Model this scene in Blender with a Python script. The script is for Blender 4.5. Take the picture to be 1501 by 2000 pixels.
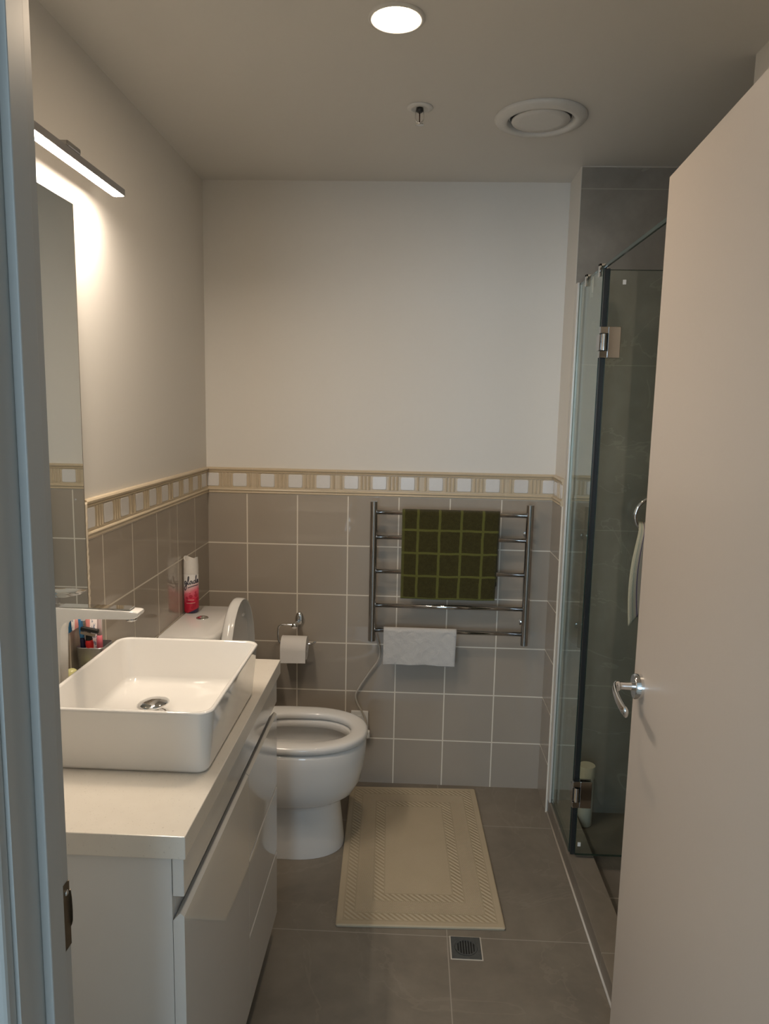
import bpy, bmesh, math, random
from math import pi, sin, cos, radians, sqrt, atan2
from mathutils import Vector, Matrix

scene = bpy.context.scene
for o in list(bpy.data.objects):
    bpy.data.objects.remove(o)
random.seed(7)

# ------------------------------------------------------------------ camera
CAM_Z = 1.5275
cam_d = bpy.data.cameras.new('camera')
cam = bpy.data.objects.new('camera', cam_d)
scene.collection.objects.link(cam)
scene.camera = cam
PITCH, YAW, ROLL, FPX = -0.1396, 0.0381, -0.02, 1410.03
cam_d.sensor_fit = 'VERTICAL'
cam_d.sensor_height = 36.0
cam_d.lens = FPX / 2000.0 * 36.0
cam_d.clip_start = 0.02
Rw = (Matrix.Rotation(YAW, 3, 'Z') @ Matrix.Rotation(PITCH, 3, 'X') @ Matrix.Rotation(ROLL, 3, 'Y'))
# columns of Rw: right, forward, up ; blender camera: x right, y up, z back
M = Matrix.Identity(4)
right, fwd, up = Rw.col[0], Rw.col[1], Rw.col[2]
for i in range(3):
    M[i][0] = right[i]; M[i][1] = up[i]; M[i][2] = -fwd[i]
M[2][3] = CAM_Z
cam.matrix_world = M

# ------------------------------------------------------------------ light and exposure
LED_STRENGTH = 112.0
DOWN_STRENGTH = 150.0
WINDOW_POWER = 58.0
LED_COL = (1.0, 0.85, 0.69)
DOWN_COL = (1.0, 0.78, 0.56)
DAY_COL = (0.62, 0.81, 1.0)
scene.view_settings.view_transform = 'Standard'
scene.view_settings.look = 'None'
scene.view_settings.exposure = 0.42
scene.view_settings.gamma = 1.0
scene.view_settings.use_curve_mapping = False
scene.cycles.use_denoising = True
scene.cycles.max_bounces = 10
scene.cycles.diffuse_bounces = 6
scene.cycles.glossy_bounces = 6
scene.cycles.transparent_max_bounces = 16
scene.cycles.sample_clamp_indirect = 4.0
world = bpy.data.worlds.new('world'); scene.world = world
world.use_nodes = True
bg = world.node_tree.nodes['Background']
bg.inputs[0].default_value = (0.62, 0.78, 1.0, 1); bg.inputs[1].default_value = 0.5

win_l = bpy.data.lights.new('window_daylight', 'AREA')
win_l.shape = 'RECTANGLE'; win_l.size = 1.55; win_l.size_y = 1.5
win_l.energy = WINDOW_POWER; win_l.color = DAY_COL
win_o = bpy.data.objects.new('window_daylight', win_l)
scene.collection.objects.link(win_o)
win_o.location = (-0.69, -3.12, 1.45)
win_o.rotation_euler = (radians(90), 0, 0)     # -Z of the lamp points to +Y

# ------------------------------------------------------------------ helpers
def setp(o, label=None, cat=None, group=None, kind=None):
    if label: o['label'] = label
    if cat: o['category'] = cat
    if group: o['group'] = group
    if kind: o['kind'] = kind
    return o

ROOTW = {}
def thing(name, label, cat, loc, group=None, kind=None):
    o = bpy.data.objects.new(name, None)
    o.empty_display_size = 0.05
    scene.collection.objects.link(o)
    o.location = loc
    ROOTW[o] = Vector(loc)
    return setp(o, label, cat, group, kind)

def obj(name, bm, mats, parent=None, smooth=False, label=None, origin=None, angle=None):
    """bm is in world coordinates; children are re-expressed relative to their parent."""
    bmesh.ops.recalc_face_normals(bm, faces=bm.faces[:])
    off = Vector((0, 0, 0))
    if parent is not None:
        off = ROOTW[parent]
    elif origin is not None:
        off = Vector(origin)
    me = bpy.data.meshes.new(name)
    bmesh.ops.translate(bm, verts=bm.verts[:], vec=-off)
    bm.to_mesh(me); bm.free()
    if not isinstance(mats, (list, tuple)): mats = [mats]
    for m in mats: me.materials.append(m)
    if smooth:
        for p in me.polygons: p.use_smooth = True
        if angle is not None:
            try: me.set_sharp_from_angle(angle=radians(angle))
            except Exception: pass
    o = bpy.data.objects.new(name, me)
    scene.collection.objects.link(o)
    if parent is not None:
        o.parent = parent
    else:
        o.location = off
    ROOTW[o] = off
    if label: o['label'] = label
    return o

def box(bm, x0, x1, y0, y1, z0, z1, bev=0.0, seg=2, mat=0, mtx=None):
    vs = [bm.verts.new(p) for p in [(x0,y0,z0),(x1,y0,z0),(x1,y1,z0),(x0,y1,z0),(x0,y0,z1),(x1,y0,z1),(x1,y1,z1),(x0,y1,z1)]]
    fs = [bm.faces.new([vs[i] for i in f]) for f in [(0,3,2,1),(4,5,6,7),(0,1,5,4),(1,2,6,5),(2,3,7,6),(3,0,4,7)]]
    for f in fs: f.material_index = mat
    allv = vs
    if bev > 0:
        es = list({e for f in fs for e in f.edges})
        r = bmesh.ops.bevel(bm, geom=es, offset=bev, segments=seg, profile=0.5, affect='EDGES')
        allv = list({v for f in r['faces'] for v in f.verts} | {v for v in vs if v.is_valid})
        for f in {f for v in allv for f in v.link_faces}: f.material_index = mat
    if mtx is not None:
        bmesh.ops.transform(bm, matrix=mtx, verts=allv)
    return allv

def B(*a, **k):
    bm = bmesh.new(); box(bm, *a, **k); return bm

def loft(bm, rings, closed=True, cap0=True, cap1=True, mat=0):
    vr = [[bm.verts.new(p) for p in r] for r in rings]
    n = len(vr[0])
    for a, b in zip(vr[:-1], vr[1:]):
        rng = range(n) if closed else range(n-1)
        for i in rng:
            f = bm.faces.new([a[i], a[(i+1) % n], b[(i+1) % n], b[i]]); f.material_index = mat
    if cap0: bm.faces.new(vr[0][::-1]).material_index = mat
    if cap1: bm.faces.new(vr[-1]).material_index = mat
    return vr

def frames(pts):
    pts = [Vector(p) for p in pts]
    out = []; prev = None
    for i, p in enumerate(pts):
        t = (pts[min(i+1, len(pts)-1)] - pts[max(i-1, 0)]).normalized()
        if prev is None:
            a = Vector((0,0,1)) if abs(t.z) < 0.9 else Vector((1,0,0))
            u = t.cross(a).normalized()
        else:
            u = (prev - t*prev.dot(t))
            u = u.normalized() if u.length > 1e-6 else t.orthogonal().normalized()
        out.append((p, u, t.cross(u).normalized())); prev = u
    return out

def tube(bm, pts, r, seg=12, cap=True, mat=0, ry=None):
    rings = []
    for i, (p, u, v) in enumerate(frames(pts)):
        ra = r[i] if isinstance(r, (list, tuple)) else r
        rb = ra if ry is None else (ry[i] if isinstance(ry, (list, tuple)) else ry)
        rings.append([p + u*ra*cos(2*pi*k/seg) + v*rb*sin(2*pi*k/seg) for k in range(seg)])
    loft(bm, rings, True, cap, cap, mat)

def smooth_path(pts, n=8):
    P = [Vector(p) for p in pts]
    P = [P[0]*2-P[1]] + P + [P[-1]*2-P[-2]]
    out = []
    for i in range(1, len(P)-2):
        for k in range(n):
            t = k/n
            a, b, c, d = P[i-1], P[i], P[i+1], P[i+2]
            out.append(0.5*((2*b)+(c-a)*t+(2*a-5*b+4*c-d)*t*t+(3*b-a-3*c+d)*t**3))
    out.append(P[-2]); return out

def lathe(bm, prof, c, seg=32, axis='z', mat=0, cap0=True, cap1=True, flip=1):
    cx, cy, cz = c
    rings = []
    for r, h in prof:
        r = max(r, 1e-5); ring = []
        for k in range(seg):
            a = 2*pi*k/seg
            if axis == 'z': ring.append((cx+r*cos(a), cy+r*sin(a), cz+h))
            elif axis == 'y': ring.append((cx+r*cos(a), cy+h, cz+r*sin(a)))
            else: ring.append((cx+h, cy+r*cos(a), cz+r*sin(a)))
        rings.append(ring)
    loft(bm, rings, True, cap0, cap1, mat)

def rrect(x0, x1, y0, y1, r, z, n=6):
    pts = []
    for cx, cy, a0 in [(x1-r, y1-r, 0), (x0+r, y1-r, pi/2), (x0+r, y0+r, pi), (x1-r, y0+r, 3*pi/2)]:
        for k in range(n+1):
            a = a0 + (pi/2)*k/n
            pts.append(Vector((cx+r*cos(a), cy+r*sin(a), z)))
    return pts

def grid(bm, nu, nv, f, uvname='UVMap'):
    uvl = bm.loops.layers.uv.new(uvname)
    vs = [[bm.verts.new(f(i/nu, j/nv)) for i in range(nu+1)] for j in range(nv+1)]
    for j in range(nv):
        for i in range(nu):
            fc = bm.faces.new([vs[j][i], vs[j][i+1], vs[j+1][i+1], vs[j+1][i]])
            for l, (a, b) in zip(fc.loops, [(i,j),(i+1,j),(i+1,j+1),(i,j+1)]):
                l[uvl].uv = (a/nu, b/nv)

# ------------------------------------------------------------------ materials
class NB:
    def __init__(s, name):
        s.mat = bpy.data.materials.new(name); s.mat.use_nodes = True
        s.nt = s.mat.node_tree; s.nt.nodes.clear()
        s.out = s.nt.nodes.new('ShaderNodeOutputMaterial')
    def n(s, t, **kw):
        nd = s.nt.nodes.new(t)
        for k, v in kw.items(): setattr(nd, k, v)
        return nd
    def put(s, sock, v):
        if hasattr(v, 'is_linked') or isinstance(v, bpy.types.NodeSocket): s.nt.links.new(v, sock)
        elif isinstance(v, (tuple, list)) and len(v) == 3 and sock.type == 'RGBA': sock.default_value = (*v, 1)
        else: sock.default_value = v
    def m(s, op, a, b=None, c=None):
        nd = s.n('ShaderNodeMath', operation=op)
        for i, v in enumerate((a, b, c)):
            if v is not None: s.put(nd.inputs[i], v)
        return nd.outputs[0]
    def mixc(s, f, a, b):
        nd = s.n('ShaderNodeMix', data_type='RGBA')
        s.put(nd.inputs[0], f); s.put(nd.inputs[6], a); s.put(nd.inputs[7], b)
        return nd.outputs[2]
    def coord(s, kind='Object'):
        return s.n('ShaderNodeTexCoord').outputs[kind]
    def xyz(s, v):
        nd = s.n('ShaderNodeSeparateXYZ'); s.put(nd.inputs[0], v); return nd.outputs
    def noise(s, vec, scale, detail=4, rough=0.5, dist=0.0):
        nd = s.n('ShaderNodeTexNoise'); s.put(nd.inputs['Vector'], vec)
        nd.inputs['Scale'].default_value = scale; nd.inputs['Detail'].default_value = detail
        nd.inputs['Roughness'].default_value = rough; nd.inputs['Distortion'].default_value = dist
        return nd.outputs['Fac']
    def ramp(s, f, stops):
        nd = s.n('ShaderNodeValToRGB'); s.put(nd.inputs[0], f)
        el = nd.color_ramp.elements
        while len(el) < len(stops): el.new(0.5)
        for e, (p, c) in zip(el, stops):
            e.position = p; e.color = (*c, 1)
        return nd.outputs[0]
    def line(s, c, off, size, w):
        """1 on a repeating line"""
        t = s.m('DIVIDE', s.m('SUBTRACT', c, off), size)
        d = s.m('ABSOLUTE', s.m('SUBTRACT', s.m('FRACT', s.m('ADD', t, 0.5)), 0.5))
        return s.m('LESS_THAN', s.m('MULTIPLY', d, size), w/2)
    def bump(s, h, strength=0.3, dist=0.002):
        nd = s.n('ShaderNodeBump'); nd.inputs['Strength'].default_value = strength
        nd.inputs['Distance'].default_value = dist; s.put(nd.inputs['Height'], h)
        return nd.outputs[0]
    def pbr(s, color=(.8,.8,.8), rough=0.5, metal=0.0, normal=None, coat=0.0, coat_rough=0.05, spec=None, sheen=None):
        p = s.n('ShaderNodeBsdfPrincipled')
        s.put(p.inputs['Base Color'], color); s.put(p.inputs['Roughness'], rough); s.put(p.inputs['Metallic'], metal)
        if normal is not None: s.put(p.inputs['Normal'], normal)
        p.inputs['Coat Weight'].default_value = coat; p.inputs['Coat Roughness'].default_value = coat_rough
        if spec is not None: p.inputs['Specular IOR Level'].default_value = spec
        if sheen: p.inputs['Sheen Weight'].default_value = sheen
        s.nt.links.new(p.outputs[0], s.out.inputs[0])
        return s.mat

def plain(name, color, rough=0.5, metal=0.0, coat=0.0, nscale=40.0, namt=0.04, bump=0.0):
    b = NB(name); c = b.coord()
    f = b.noise(c, nscale, 3)
    col = b.mixc(f, tuple(max(0, k*(1-namt)) for k in color), tuple(min(1, k*(1+namt)) for k in color))
    nm = b.bump(f, bump, 0.001) if bump else None
    return b.pbr(col, rough, metal, nm, coat)

def emissive(name, col, strength):
    b = NB(name); e = b.n('ShaderNodeEmission'); b.put(e.inputs[0], col); e.inputs[1].default_value = strength
    b.nt.links.new(e.outputs[0], b.out.inputs[0]); return b.mat

def glass(name, tint=(0.86, 0.92, 0.88), ior=1.52):
    b = NB(name)
    t = b.n('ShaderNodeBsdfTransparent'); b.put(t.inputs[0], tint)
    g = b.n('ShaderNodeBsdfGlossy'); b.put(g.inputs[0], (0.95,1.0,0.97)); g.inputs['Roughness'].default_value = 0.0
    gm = b.n('ShaderNodeNewGeometry')
    dp = b.n('ShaderNodeVectorMath', operation='DOT_PRODUCT')
    b.put(dp.inputs[0], gm.outputs['Incoming']); b.put(dp.inputs[1], gm.outputs['Normal'])
    f0 = ((ior-1)/(ior+1))**2
    f = b.m('ADD', f0, b.m('MULTIPLY', 1-f0, b.m('POWER', b.m('SUBTRACT', 1.0, b.m('ABSOLUTE', dp.outputs['Value'])), 5.0)))
    mx = b.n('ShaderNodeMixShader')
    b.nt.links.new(f, mx.inputs[0]); b.nt.links.new(t.outputs[0], mx.inputs[1]); b.nt.links.new(g.outputs[0], mx.inputs[2])
    b.nt.links.new(mx.outputs[0], b.out.inputs[0]); return b.mat

def tile_mat(name, axis, off_a, off_z, size=0.2, w=0.0048, base=(0.385,0.335,0.278), grout=(0.76,0.70,0.60)):
    b = NB(name); c = b.coord(); x = b.xyz(c)
    l = b.m('MAXIMUM', b.line(x['XYZ'.index(axis)], off_a, size, w), b.line(x[2], off_z, size, w))
    f = b.noise(c, 6, 3)
    col = b.mixc(f, tuple(k*0.95 for k in base), tuple(k*1.05 for k in base))
    col = b.mixc(l, col, grout)
    rough = b.m('ADD', b.m('MULTIPLY', l, 0.5), 0.02)
    lo = b.noise(c, 3.0, 2)
    nm = b.bump(b.m('SUBTRACT', b.m('MULTIPLY', lo, 0.12), b.m('MULTIPLY', l, 0.6)), 0.14, 0.0015)
    return b.pbr(col, rough, 0, nm)

def stone_mat(name, a, oa, sa, bb, ob, sb, base, grout, w=0.003, rough=0.45, vein=0.14):
    b = NB(name); c = b.coord(); x = b.xyz(c)
    l = b.m('MAXIMUM', b.line(x['XYZ'.index(a)], oa, sa, w), b.line(x['XYZ'.index(bb)], ob, sb, w))
    n1 = b.noise(c, 2.2, 6, 0.6, 0.8)
    n2 = b.noise(c, 14, 5, 0.6)
    mixed = b.m('ADD', b.m('MULTIPLY', n1, 0.7), b.m('MULTIPLY', n2, 0.3))
    col = b.ramp(mixed, [(0.3, tuple(k*0.74 for k in base)), (0.5, base), (0.70, tuple(min(1,k*1.28) for k in base))])
    v = b.m('ABSOLUTE', b.m('SUBTRACT', b.noise(c, 1.7, 5, 0.55, 1.6), 0.5))
    vm = b.m('MULTIPLY', b.m('LESS_THAN', v, 0.006), vein)
    col = b.mixc(vm, col, tuple(min(1,k*1.7) for k in base))
    col = b.mixc(l, col, grout)
    nm = b.bump(b.m('SUBTRACT', b.m('MULTIPLY', n2, 0.3), l), 0.2, 0.001)
    return b.pbr(col, rough, 0, nm)

M_wall = plain('painted_wall', (0.74, 0.715, 0.67), 0.55, nscale=60, namt=0.01, bump=0.03)
M_ceil = plain('ceiling_paint', (0.70, 0.68, 0.64), 0.6, nscale=60, namt=0.01)
M_hall = plain('hall_paint', (0.72, 0.72, 0.70), 0.7, nscale=60, namt=0.01)
M_door = plain('door_paint', (0.56, 0.50, 0.445), 0.38, nscale=120, namt=0.01, bump=0.05)
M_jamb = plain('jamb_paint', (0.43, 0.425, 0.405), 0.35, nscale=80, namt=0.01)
M_tile_b = tile_mat('wall_tile_back', 'X', -0.6506, 1.1937)
M_tile_l = tile_mat('wall_tile_left', 'Y', 2.6313, 1.1937)
M_bord = plain('border_beige', (0.57, 0.475, 0.34), 0.30, nscale=90, namt=0.06)
M_bordw = plain('border_white', (0.72, 0.70, 0.68), 0.22, nscale=90, namt=0.03)
M_grout = plain('grout_edge', (0.62, 0.54, 0.42), 0.7, nscale=200, namt=0.10, bump=0.2)
M_floor = stone_mat('floor_tile', 'X', 0.135, 0.6, 'Y', 1.935, 0.585, (0.218,0.190,0.155), (0.38,0.34,0.29), 0.003, 0.42)
M_shw = stone_mat('shower_tile', 'X', 1.16, 1.2, 'Z', 0.518, 0.592, (0.30,0.275,0.24), (0.42,0.385,0.33), 0.003, 0.30, 0.30)
M_shw2 = stone_mat('shower_tile_side', 'Y', 2.634, 1.2, 'Z', 0.518, 0.592, (0.30,0.275,0.24), (0.42,0.385,0.33), 0.003, 0.30, 0.30)
M_kerb = stone_mat('kerb_tile', 'X', 3.0, 9.0, 'Y', 2.03, 0.6, (0.215,0.187,0.153), (0.36,0.33,0.28), 0.003, 0.40)
M_sil = plain('silicone', (0.60,0.56,0.50), 0.4)
M_lacq = plain('white_gloss_lacquer', (0.70, 0.685, 0.655), 0.025, nscale=20, namt=0.005, coat=0.4)
M_carc = plain('white_melamine', (0.70, 0.69, 0.67), 0.35, nscale=20, namt=0.01)
M_plinth = plain('dark_plinth', (0.03,0.03,0.03), 0.5)
M_cer = plain('white_ceramic', (0.80, 0.785, 0.76), 0.03, nscale=10, namt=0.005, coat=0.3)
M_seat = plain('white_seat_plastic', (0.76, 0.75, 0.73), 0.14, nscale=10, namt=0.005)
M_chrome = plain('chrome', (0.78,0.78,0.78), 0.05, 1.0, nscale=10, namt=0.01)
M_steel = plain('satin_steel', (0.50,0.49,0.48), 0.10, 1.0, nscale=60, namt=0.03)
M_brass = plain('worn_strike_metal', (0.20,0.165,0.125), 0.35, 1.0, nscale=80, namt=0.2)
M_cup = plain('brushed_steel', (0.40,0.41,0.42), 0.38, 1.0, nscale=150, namt=0.12)
M_black = plain('black_plastic_and_shade', (0.012,0.012,0.012), 0.6)  # razor black; also stands for shade in the drain and vent
M_rubber = plain('dark_seal', (0.02,0.022,0.022), 0.35)
M_glass = glass('shower_glass', (0.925, 0.955, 0.935))
M_glassedge = plain('glass_edge', (0.022,0.045,0.038), 0.2, nscale=30)
M_alu = plain('pale_aluminium', (0.70,0.67,0.62), 0.42, 0.3)
M_mirror = plain('mirror_silver', (0.80,0.82,0.79), 0.004, 1.0, namt=0.0)
M_white = plain('white_plastic', (0.78,0.77,0.74), 0.35)
M_vent = plain('vent_plastic', (0.70,0.69,0.66), 0.4)
M_cord = plain('grey_cord', (0.50,0.46,0.40), 0.45)
M_paper = plain('toilet_paper', (0.80,0.77,0.74), 0.9, nscale=300, namt=0.03, bump=0.3)
M_drain = plain('drain_metal', (0.17,0.18,0.18), 0.35, 0.7, nscale=90, namt=0.25)
M_led = emissive('led_diffuser', LED_COL, LED_STRENGTH)
M_down = emissive('downlight_diffuser', DOWN_COL, DOWN_STRENGTH)
M_hsteel = plain('led_housing', (0.55,0.53,0.53), 0.25, 1.0)
M_carpet = plain('hall_carpet', (0.42,0.38,0.33), 0.95, nscale=400, namt=0.3, bump=0.4)

def quartz():
    b = NB('quartz_top'); c = b.coord()
    sp = b.noise(c, 260, 2, 0.7)
    m1 = b.m('GREATER_THAN', sp, 0.69)
    base = b.mixc(b.noise(c, 30, 3), (0.70,0.655,0.585), (0.75,0.71,0.64))
    col = b.mixc(b.m('MULTIPLY', m1, 0.5), base, (0.42,0.38,0.33))
    return b.pbr(col, 0.16)
M_quartz = quartz()

def towel_green():
    b = NB('green_check_terry'); uv = b.coord('UV'); x = b.xyz(uv)
    wob = b.m('MULTIPLY', b.m('SUBTRACT', b.noise(uv, 5, 2), 0.5), 0.02)
    U = b.m('ADD', x[0], wob); V = b.m('ADD', x[1], wob)
    lu = b.line(U, 0.165, 0.2235, 0.026)
    lv = b.line(V, 0.235, 0.2525, 0.024)
    edge = b.m('LESS_THAN', x[0], 0.03)
    l = b.m('MAXIMUM', b.m('MAXIMUM', lu, lv), b.m('MULTIPLY', edge, 0.55))
    n = b.noise(b.coord(), 420, 3, 0.7)
    n2 = b.noise(b.coord(), 75, 4, 0.75)
    dark = b.mixc(b.m('MULTIPLY', b.m('ADD', n, n2), 0.5), (0.004,0.004,0.001), (0.105,0.090,0.026))
    lite = b.mixc(n, (0.10,0.105,0.022), (0.19,0.19,0.05))
    col = b.mixc(l, dark, lite)
    nm = b.bump(b.m('ADD', n, b.m('MULTIPLY', n2, 0.6)), 0.9, 0.004)
    return b.pbr(col, 0.95, 0, nm, spec=0.1, sheen=0.15)
M_tgreen = towel_green()

def towel_white():
    b = NB('white_cotton'); c = b.coord(); uv = b.coord('UV'); x = b.xyz(uv)
    n = b.noise(c, 300, 3, 0.7)
    hem = b.m('MAXIMUM', b.m('MAXIMUM', b.line(x[0], 0.03, 5, 0.008), b.line(x[0], 0.97, 5, 0.008)), b.line(x[1], 0.945, 5, 0.012))
    col = b.mixc(n, (0.54,0.525,0.505), (0.63,0.615,0.595))
    col = b.mixc(b.m('MULTIPLY', hem, 0.35), col, (0.5,0.48,0.45))
    wr = b.noise(c, 22, 4, 0.6, 1.6)
    nm = b.bump(b.m('ADD', b.m('MULTIPLY', n, 0.3), wr), 0.7, 0.006)
    return b.pbr(col, 0.95, 0, nm, spec=0.1)
M_twhite = towel_white()

def towel_stripe():
    b = NB('striped_towel'); uv = b.coord('UV'); x = b.xyz(uv); c = b.coord()
    n = b.noise(c, 300, 3, 0.7)
    base = b.ramp(x[0], [(0.0,(0.52,0.52,0.40)), (0.35,(0.60,0.54,0.48)), (0.55,(0.46,0.52,0.38)), (0.8,(0.58,0.50,0.42)), (1.0,(0.50,0.54,0.42))])
    l1 = b.line(x[0], 0.16, 0.22, 0.022); l2 = b.line(x[0], 0.08, 0.22, 0.03)
    col = b.mixc(b.m('MULTIPLY', l2, 0.6), base, (0.28,0.36,0.30))
    col = b.mixc(l1, col, (0.16,0.13,0.22))
    nm = b.bump(n, 0.6, 0.003)
    return b.pbr(col, 0.95, 0, nm, spec=0.1)
M_tstripe = towel_stripe()

def mat_cloth():
    HX, HY = 0.2525, 0.4
    b = NB('bath_mat_cotton'); c = b.coord(); x = b.xyz(c)
    dx = b.m('SUBTRACT', HX, b.m('ABSOLUTE', x[0])); dy = b.m('SUBTRACT', HY, b.m('ABSOLUTE', x[1]))
    d = b.m('MINIMUM', dx, dy)
    def band(a0, a1): return b.m('MULTIPLY', b.m('GREATER_THAN', d, a0), b.m('LESS_THAN', d, a1))
    lines = None
    for a in (0.018, 0.052, 0.106, 0.142):
        l = band(a, a+0.0045); lines = l if lines is None else b.m('MAXIMUM', lines, l)
    diag = b.m('SINE', b.m('MULTIPLY', b.m('ADD', x[0], b.m('MULTIPLY', x[1], 1.0)), 330))
    rope = b.m('MULTIPLY', b.m('MAXIMUM', band(0.023, 0.052), band(0.111, 0.142)), diag)
    chk = b.m('MULTIPLY', b.m('SINE', b.m('MULTIPLY', x[0], 900)), b.m('SINE', b.m('MULTIPLY', x[1], 900)))
    weave = b.m('MULTIPLY', band(0.057, 0.106), chk)
    n = b.noise(c, 350, 3, 0.7); n2 = b.noise(c, 9, 4)
    h = b.m('ADD', b.m('ADD', b.m('MULTIPLY', rope, 0.8), b.m('MULTIPLY', weave, 0.5)), b.m('ADD', b.m('MULTIPLY', lines, -1.2), b.m('MULTIPLY', n, 0.5)))
    base = b.mixc(n2, (0.47,0.395,0.28), (0.54,0.46,0.335))
    col = b.mixc(b.m('MULTIPLY', lines, 0.25), base, (0.30,0.24,0.16))
    dark = b.m('MULTIPLY', b.m('LESS_THAN', rope, -0.45), 0.10)
    col = b.mixc(dark, col, (0.30,0.24,0.16))
    return b.pbr(col, 0.95, 0, b.bump(h, 0.5, 0.003), spec=0.1)
M_mat = mat_cloth()

# ------------------------------------------------------------------ room constants
XL, YB, ZC = -0.8125, 2.8125, 2.3674
XR, YS = 0.551, 2.634
ZT, ZBD = 1.1937, 1.295
YF0, YF1 = 0.645, 0.75           # door wall, hall face and bathroom face

def struct(name, bm, m, label=None, cat=None, parent=None):
    o = obj(name, bm, m, parent)
    if parent is None: setp(o, label, cat, kind='structure')
    return o

# ------------------------------------------------------------------ setting
struct('floor', B(XL-0.1, 1.5, YF0, YB+0.1, -0.08, 0.0), M_floor, 'grey stone-look tiled bathroom floor', 'floor')
struct('ceiling', B(XL-0.1, 1.5, YF0, YB+0.1, ZC, ZC+0.08), M_ceil, 'plain off-white bathroom ceiling', 'ceiling')
wall_left = struct('wall_left', B(XL-0.1, XL, YF1, YB+0.1, 0, ZC), M_wall, 'left wall with mirror, cream paint above beige tiles', 'wall')
wall_back = struct('wall_back', B(XL, XR+0.1, YB, YB+0.1, 0, ZC), M_wall, 'back wall of white paint over beige square tiles', 'wall')
wall_ret = struct('wall_return', B(XR, XR+0.06, YS, YB, 0, ZC), M_wall, 'short return wall between the back wall and the shower', 'wall')
wall_sh = struct('wall_shower_back', B(XR+0.0015, 1.42, YS-0.004, YS+0.06, 0, ZC), M_shw, 'grey stone-tiled back wall inside the shower', 'wall')
struct('wall_shower_right', B(1.40, 1.5, 1.74, YS, 0, ZC), M_shw2, 'grey stone-tiled right wall inside the shower', 'wall')
struct('wall_shower_front', B(0.875, 1.40, 1.77, 1.85, 0, ZC), [M_shw], 'grey stone-tiled near end wall of the shower', 'wall')
struct('wall_right', B(0.775, 0.875, YF1, 1.85, 0, ZC), M_wall, 'cream wall on the right behind the open door', 'wall')
bm = bmesh.new()
JX0, JX1 = -0.385, 0.45
box(bm, -1.7, JX0-0.02, YF0, YF1, 0, ZC)
box(bm, JX1+0.02, 1.9, YF0, YF1, 0, ZC)
box(bm, JX0-0.02, JX1+0.02, YF0, YF1, 2.06, ZC)
struct('wall_front', bm, M_hall, 'wall around the doorway beside the camera', 'wall')

# hall behind the camera
bm = B(-1.7, 1.9, -3.0, YF0, -0.08, -0.001); struct('floor_hall', bm, M_carpet, 'beige hall carpet before the doorway', 'floor')
struct('ceiling_hall', B(-1.7, 1.9, -3.0, YF0, 2.45, 2.53), M_ceil, 'hall ceiling before the doorway', 'ceiling')
struct('wall_hall_left', B(-1.8, -1.7, -3.0, YF0, 0, 2.45), M_hall, 'left wall of the hall', 'wall')
struct('wall_hall_right', B(1.9, 2.0, -3.0, YF0, 0, 2.45), M_hall, 'right wall of the hall', 'wall')
bm = bmesh.new()
WX0, WX1 = -1.50, 0.12
box(bm, -1.7, WX0, -3.1, -3.0, 0, 2.45); box(bm, WX1, 1.9, -3.1, -3.0, 0, 2.45)
box(bm, WX0, WX1, -3.1, -3.0, 0, 0.68); box(bm, WX0, WX1, -3.1, -3.0, 2.22, 2.45)
struct('wall_hall_back', bm, M_hall, 'far hall wall with the window', 'wall')
bm = bmesh.new()
for a in ((WX0,WX0+.05,0.68,2.22),(WX1-.05,WX1,0.68,2.22),(WX0+.05,WX1-.05,0.68,0.73),(WX0+.05,WX1-.05,2.17,2.22),(-0.715,-0.665,0.73,2.17)):
    box(bm, a[0], a[1], -3.09, -3.03, a[2], a[3])
win = struct('window_1', bm, M_jamb, 'white framed window in the hall', 'window')
struct('window_pane', B(WX0+.05, WX1-.05, -3.065, -3.06, 0.73, 2.17), glass('window_glass', (0.95,0.97,0.97)), parent=win)

# ---- tile cladding and border tiles
TB = 0.006   # cladding thickness
obj('tile_cladding', B(XL, XR, YB-TB, YB, 0, ZT), M_tile_b, wall_back)
obj('tile_cladding', B(XL, XL+TB, 1.00, YB-TB, 0, ZT), M_tile_l, wall_left)
obj('tile_cladding', B(XR-TB, XR, YS-0.003, YB-TB, 0, ZT), tile_mat('wall_tile_return', 'Y', 2.6313, 1.1937), wall_ret)

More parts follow.
